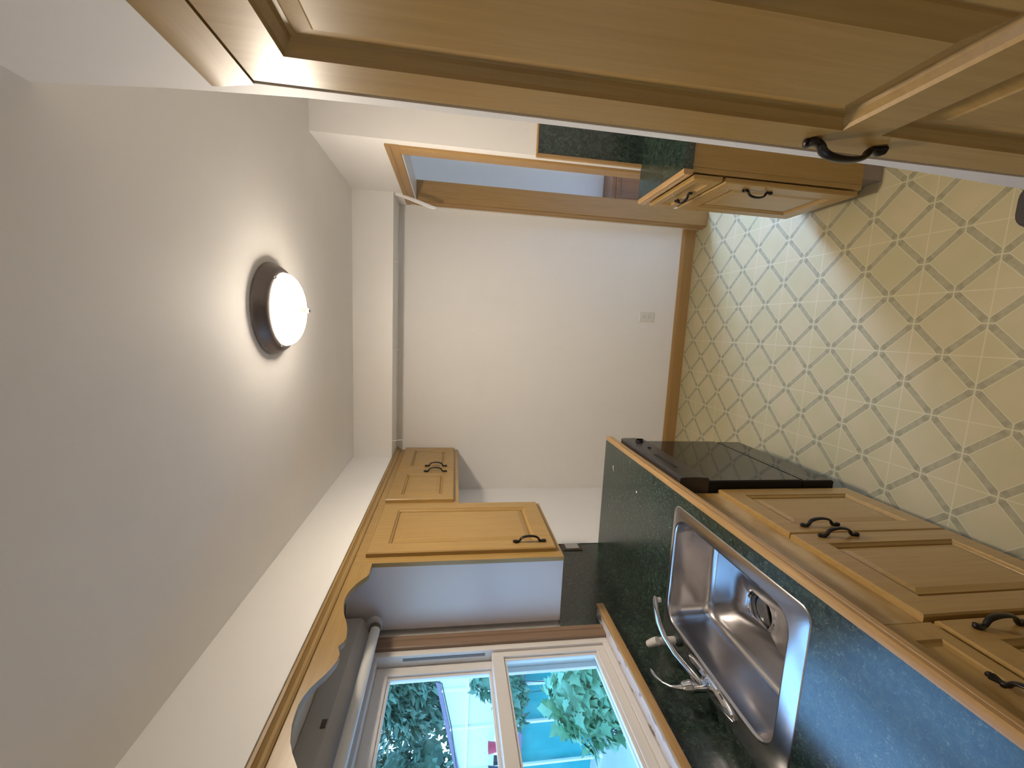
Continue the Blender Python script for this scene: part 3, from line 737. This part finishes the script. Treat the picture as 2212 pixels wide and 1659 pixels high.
# hooks and the loose strip under the back soffit
for i, x in enumerate((.385, -.168, -.775)):
    L_ = (.012, .03, .055)[i]
    mb = MB(); mb.tube([(x, YS+.010, HS+.002), (x, YS+.011, HS-.008), (x, YS+.016, HS-.016), (x+.002, YS+.024, HS-.018-L_*.4), (x+.003, YS+.030, HS-.020-L_)], [.0028, .0025, .0025, .0022, .0012], 8)
    tag(mb.build('ceiling_hook', M['plastic']), ('small white hook under the back soffit, nearest the doorway', 'small white hook under the middle of the back soffit', 'longest white hook under the back soffit, beside the short wall cabinet')[i], 'hook', 'white hooks under the back soffit')
mb = MB()
pth = [(.793, 2.716, 2.152), (.786, 2.712, 2.120), (.772, 2.708, 2.080), (.757, 2.705, 2.035), (.742, 2.703, 1.985), (.729, 2.702, 1.945), (.722, 2.700, 1.915), (.724, 2.699, 1.905)]
mb.tube(pth, [(.011, .0025)]*6+[(.009, .003), (.005, .002)], 8, side=(1, 0, .2))
tag(mb.build('loose_strip', M['paint']), 'thin white strip hanging loose from the soffit corner at the doorway', 'strip')

# ================================================================== CEILING LIGHT
LX, LY = .031, 1.548
t = thing('ceiling_light', (LX, LY, H), 'lit round flush-mount ceiling light with a brushed metal ring and white glass bowl', 'light')
MB().lathe([(.150, -.0005), (.158, -.004), (.158, -.010), (.152, -.018), (.146, -.030), (.140, -.040), (.131, -.047), (.126, -.048), (.124, -.044), (.118, -.030), (.05, -.004)], (LX, LY, H), 'z', 64, False, False).build('ring', M['nickel'], t, sharp=50)
pr = [(.1235, -.040), (.1245, -.048)]
for k in range(1, 15):
    a = k/14*PI/2; pr.append((.1245*math.cos(a)**.9 if k < 14 else .0005, -.048-.053*math.sin(a)))
MB().lathe(pr, (LX, LY, H), 'z', 56, False, True).build('glass_bowl', M['lampglass'], t, sharp=80)
MB().lathe([(.0165, -.1005), (.0150, -.1040), (.0085, -.111), (.0060, -.116), (.0078, -.120), (.0072, -.125), (.0005, -.128)], (LX, LY, H), 'z', 20).build('finial', M['nickel'], t)
for k in range(3):
    a = math.radians(200+120*k); q = Vector((LX+.130*math.cos(a), LY+.130*math.sin(a), H-.0485))
    MB().lathe([(.0055, .002), (.0055, -.003), (.0035, -.005), (.0005, -.0055)], q, 'z', 12).build('clip_screw', M['chrome'], t)

# ================================================================== OUTSIDE
struct(bx(-16, XL-.10, -6, 16, -.86, -.80), 'ground', M['concrete'], 'pale concrete yard outside the window')
YF = 5.5
t = thing('yard_screen', (-6.2, YF, -.8), 'white-post yard screen with pale upper panels and a teal tarp below', 'fence')
def ztop(x): return 1.890+.205*(x+5.238)
mb = MB()
xs = (-4.3, -8.6)
mb.loft([[(x, YF-.012, .985), (x, YF+.0, .985), (x, YF+.0, ztop(x)-.03), (x, YF-.012, ztop(x)-.03)] for x in xs]); mb.build('upper_panel', M['palepanel'], t)
mb = MB(); mb.loft([[(x, YF-.05, ztop(x)-.045), (x, YF+.02, ztop(x)-.045), (x, YF+.02, ztop(x)+.01), (x, YF-.05, ztop(x)+.01)] for x in xs]); mb.build('top_rail', M['rail'], t)
for x in (-4.70, -5.38, -6.05, -6.82, -7.55, -8.3):
    bx(x-.018, x+.018, YF-.05, YF-.013, -.8, ztop(x)-.046, bev=.003).build('post', M['postwhite'], t)
bx(-8.6, -4.3, YF-.10, YF-.0515, .565, .625, bev=.004).build('middle_rail', M['rail'], t)
bx(-8.6, -4.3, YF-.049, YF-.014, 1.405, 1.445, bev=.004).build('upper_bar', M['postwhite'], t)
mb = MB()   # rippled tarp
rows = []
for j in range(13):
    z = .565-j*(1.20/12)
    rows.append([(-8.6+i*.107, YF+.03+.02*math.sin(i*.9+j*.4)*math.sin(j*.6+i*.23), z) for i in range(41)])
mb.loft(rows, False, False, closed=False)
mb.build('tarp', M['tarp'], t)
tag(bx(-7.4, -6.1, YF-.30, YF-.105, .905, .925).build('plant_shelf', M['postwhite']), 'narrow white plant shelf in front of the yard screen', 'shelf')
for nm, mt, x, z0, r0, h0, lb in (('bucket', 'red', -6.25, .925, .075, .16, 'small red bucket on the shelf of the white-post yard screen'),
                          ('flower_pot', 'blackpot', -6.68, .925, .075, .14, 'small black flower pot on the shelf of the yard screen')):
    mb = MB(); mb.lathe([(r0*.75, 0), (r0, h0), (r0*1.06, h0), (r0*1.06, h0+.015), (r0*.92, h0+.015), (r0*.7, .02)], (x, YF-.20, z0), 'z', 24, True, True)
    tag(mb.build(nm, M[mt]), lb, 'pot' if nm != 'bucket' else 'bucket')
mb = MB(); mb.tube([(-4.9, YF-.30, 2.05), (-5.167, YF-.13, 1.815), (-5.9, YF-.13, 1.66), (-6.79, YF-.13, 1.545), (-7.6, YF-.13, 1.46)], .008, 6)
tag(mb.build('cable', M['cable']), 'thin dark cable strung across the pale yard panels', 'cable')

def leaf(bm, c, d, n, L_, W_, lobes=False):
    """one leaf at c growing along d with surface normal n"""
    d = d.normalized(); s = d.cross(n).normalized(); n = s.cross(d)
    if lobes:
        out = [(0, 0, 0), (.12, .28, .02), (.05, .5, .0), (.32, .36, .03), (.42, .52, .0), (.58, .26, .03), (1, 0, -.08), (.58, -.26, .03), (.42, -.52, .0), (.32, -.36, .03), (.05, -.5, .0), (.12, -.28, .02)]
        ctr = bm.verts.new(c+d*(.36*L_)-n*(.05*L_))
        vs = [bm.verts.new(c+d*(a*L_)+s*(b*W_)+n*(e*L_)) for a, b, e in out]
        for i in range(len(vs)): bm.faces.new((ctr, vs[i], vs[(i+1) % len(vs)]))
    else:
        vs = [bm.verts.new(c+d*(a*L_)+s*(b*W_)+n*(e*L_)) for a, b, e in ((0, 0, 0), (.45, .5, .06), (1, 0, -.05), (.45, -.5, .06))]
        bm.faces.new((vs[0], vs[1], vs[2])); bm.faces.new((vs[0], vs[2], vs[3]))
def rv(): 
    while True:
        v = Vector((random.uniform(-1, 1), random.uniform(-1, 1), random.uniform(-1, 1)))
        if .05 < v.length < 1: return v
def plant(name, base, blobs, count, L_, W_, mat, label, cat, lobes=False, trunk=.06, group=None, core=.72):
    t = thing(name, base, label, cat, group)
    mb = MB(); B = Vector(base)
    for (c, r) in blobs:
        c = Vector(c)
        mb.tube([B, B.lerp(c, .45)+Vector((0, 0, .06)), B.lerp(c, .8)], [trunk, trunk*.6, trunk*.3], 8)
    mb.build('stem', M['bark'], t)
    mb = MB()
    for (c, r) in blobs:        # inner mass of the crown
        b_ = bmesh.new(); bmesh.ops.create_icosphere(b_, subdivisions=3, radius=1)
        for v in b_.verts:
            k = core*(1+.18*math.sin(v.co.x*7+c[0]*3)*math.sin(v.co.y*6+c[2])*math.sin(v.co.z*8))
            v.co = Vector((c[0]+v.co.x*r[0]*k, c[1]+v.co.y*r[1]*k, c[2]+v.co.z*r[2]*k))
        mb.merge(b_)
    wts = [b[1][0]*b[1][1]*b[1][2] for b in blobs]
    for i in range(count):
        c, r = random.choices(blobs, wts)[0]
        v = rv().normalized()*random.uniform(.55, 1)**.6
        p = Vector((c[0]+v.x*r[0], c[1]+v.y*r[1], c[2]+v.z*r[2]))
        d = (v*.6+rv()*.8+Vector((0, 0, -.35)))
        n = (v+rv()*.6+Vector((0, 0, .5)))
        if d.cross(n).length < .05: continue
        k = random.uniform(.65, 1.25)
        leaf(mb.bm, p, d, n, L_*k, W_*k, lobes)
    mb.build('foliage', mat, t, sharp=180, recalc=False)
    return t
plant('tree', (-7.9, 8.4, -.8), [((-7.6, 8.4, 3.0), (1.1, .9, 1.1)), ((-8.5, 8.7, 2.6), (.9, .8, .9)), ((-7.2, 8.2, 2.2), (.8, .7, .7)), ((-8.0, 8.2, 3.9), (.9, .8, .7))], 7000, .24, .10, M['leaf'], 'dark evergreen tree rising behind the right end of the pale yard panels', 'tree', trunk=.10, group='trees behind the yard screen')
plant('tree', (-11.1, 9.0, -.8), [((-10.9, 8.8, 2.9), (1.0, .9, .8)), ((-10.6, 8.9, 2.1), (.8, .8, .7)), ((-11.8, 9.0, 2.6), (1.0, .9, 1.0)), ((-11.2, 9.0, 3.9), (.9, .9, .6))], 2600, .24, .10, M['leaf'], 'dark evergreen tree farther left, with sky showing through gaps in its crown', 'tree', trunk=.10, group='trees behind the yard screen', core=.45)
plant('shrub', (-3.62, 3.45, -.8), [((-3.55, 3.45, .50), (.40, .24, .28)), ((-3.78, 3.45, .25), (.34, .24, .30)), ((-3.30, 3.42, .28), (.26, .22, .32)), ((-3.55, 3.5, -.15), (.35, .24, .4))], 1100, .13, .12, M['leaf2'], 'leafy green shrub with broad lobed leaves growing close below the window', 'shrub', True, trunk=.018)
plant('climbing_vine', (-5.15, 5.15, -.8), [((-5.25, 5.17, .86), (.34, .05, .24)), ((-5.0, 5.17, 1.15), (.20, .05, .26)), ((-5.55, 5.17, .72), (.30, .05, .10))], 330, .12, .11, M['vine'], 'climbing vine with large leaves hanging on the middle rail of the yard screen', 'vine', True, trunk=.012)

# ================================================================== LIGHT
w = bpy.data.worlds.new('sky'); bpy.context.scene.world = w; w.use_nodes = True
nt = w.node_tree; bg = nt.nodes['Background']
tc = nt.nodes.new('ShaderNodeTexCoord'); sp_ = nt.nodes.new('ShaderNodeSeparateXYZ'); nt.links.new(tc.outputs['Generated'], sp_.inputs[0])
cr = nt.nodes.new('ShaderNodeValToRGB')
cr.color_ramp.elements[0].position = 0.0; cr.color_ramp.elements[0].color = (.36, .50, .64, 1)
cr.color_ramp.elements[1].position = .5; cr.color_ramp.elements[1].color = (.26, .52, 1.0, 1)
nt.links.new(sp_.outputs[2], cr.inputs[0]); nt.links.new(cr.outputs[0], bg.inputs[0]); bg.inputs[1].default_value = 3.5

def area(name, loc, target, sx, sy, power, col, portal=False):
    l = bpy.data.lights.new(name, 'AREA'); l.shape = 'RECTANGLE'; l.size = sx; l.size_y = sy; l.energy = power; l.color = col
    o = bpy.data.objects.new(name, l); C.objects.link(o); o.location = loc
    o.rotation_euler = (Vector(target)-Vector(loc)).to_track_quat('-Z', 'Y').to_euler()
    if portal: l.cycles.is_portal = True
    return o
area('window_portal', (XL-.14, (WY0+WY1)/2, (WZ0+WZ1)/2), (0, (WY0+WY1)/2, (WZ0+WZ1)/2), .75, .95, 1, (1, 1, 1), True)
l = bpy.data.lights.new('rear_fill_spot', 'SPOT'); l.energy = 22; l.color = (1.0, .88, .74); l.shadow_soft_size = .12; l.spot_size = math.radians(150); l.spot_blend = .6  # unseen fill light added behind the camera to lift the near ceiling
o = bpy.data.objects.new('rear_fill_spot', l); C.objects.link(o); o.location = (-.15, -1.25, 1.55); o.rotation_euler = (math.radians(180), 0, 0)
area('next_room_fill', (3.15, 2.7, 1.5), (1.2, 2.9, 1.3), .9, 1.1, 9, (.62, .78, 1.0))  # added out-of-view fill that brightens the wall beyond the doorway
area('next_room_window', (1.95, 3.20, 1.55), (.66, 2.16, 0), .45, .6, 10.5, (.36, .56, 1.0)).data.spread = math.radians(52)

# ================================================================== CAMERA (the phone was turned on its side)
F, YAW, PITCH, ROLL, ZC = 880.6021, .1354, -.1449, .0262, 1.7743
cy, sy = math.cos(YAW), math.sin(YAW)
fwd = Vector((-sy*math.cos(PITCH), cy*math.cos(PITCH), math.sin(PITCH)))
right = Vector((cy, sy, 0)); upv = right.cross(fwd)
r2 = math.cos(ROLL)*right+math.sin(ROLL)*upv; u2 = -math.sin(ROLL)*right+math.cos(ROLL)*upv
cam = bpy.data.cameras.new('camera'); co = bpy.data.objects.new('camera', cam); C.objects.link(co)
m = Matrix.Identity(4)
for i in range(3):
    m[i][0] = -u2[i]; m[i][1] = r2[i]; m[i][2] = -fwd[i]; m[i][3] = (0, 0, ZC)[i]
co.matrix_world = m
cam.sensor_fit = 'HORIZONTAL'; cam.sensor_width = 36; cam.lens = 36*F/2212
cam.clip_start = .02; cam.clip_end = 100
sc = bpy.context.scene
sc.camera = co
sc.view_settings.view_transform = 'Standard'; sc.view_settings.look = 'None'; sc.view_settings.gamma = 1; sc.view_settings.exposure = .55
sc.view_settings.use_curve_mapping = False
sc.cycles.use_denoising = True
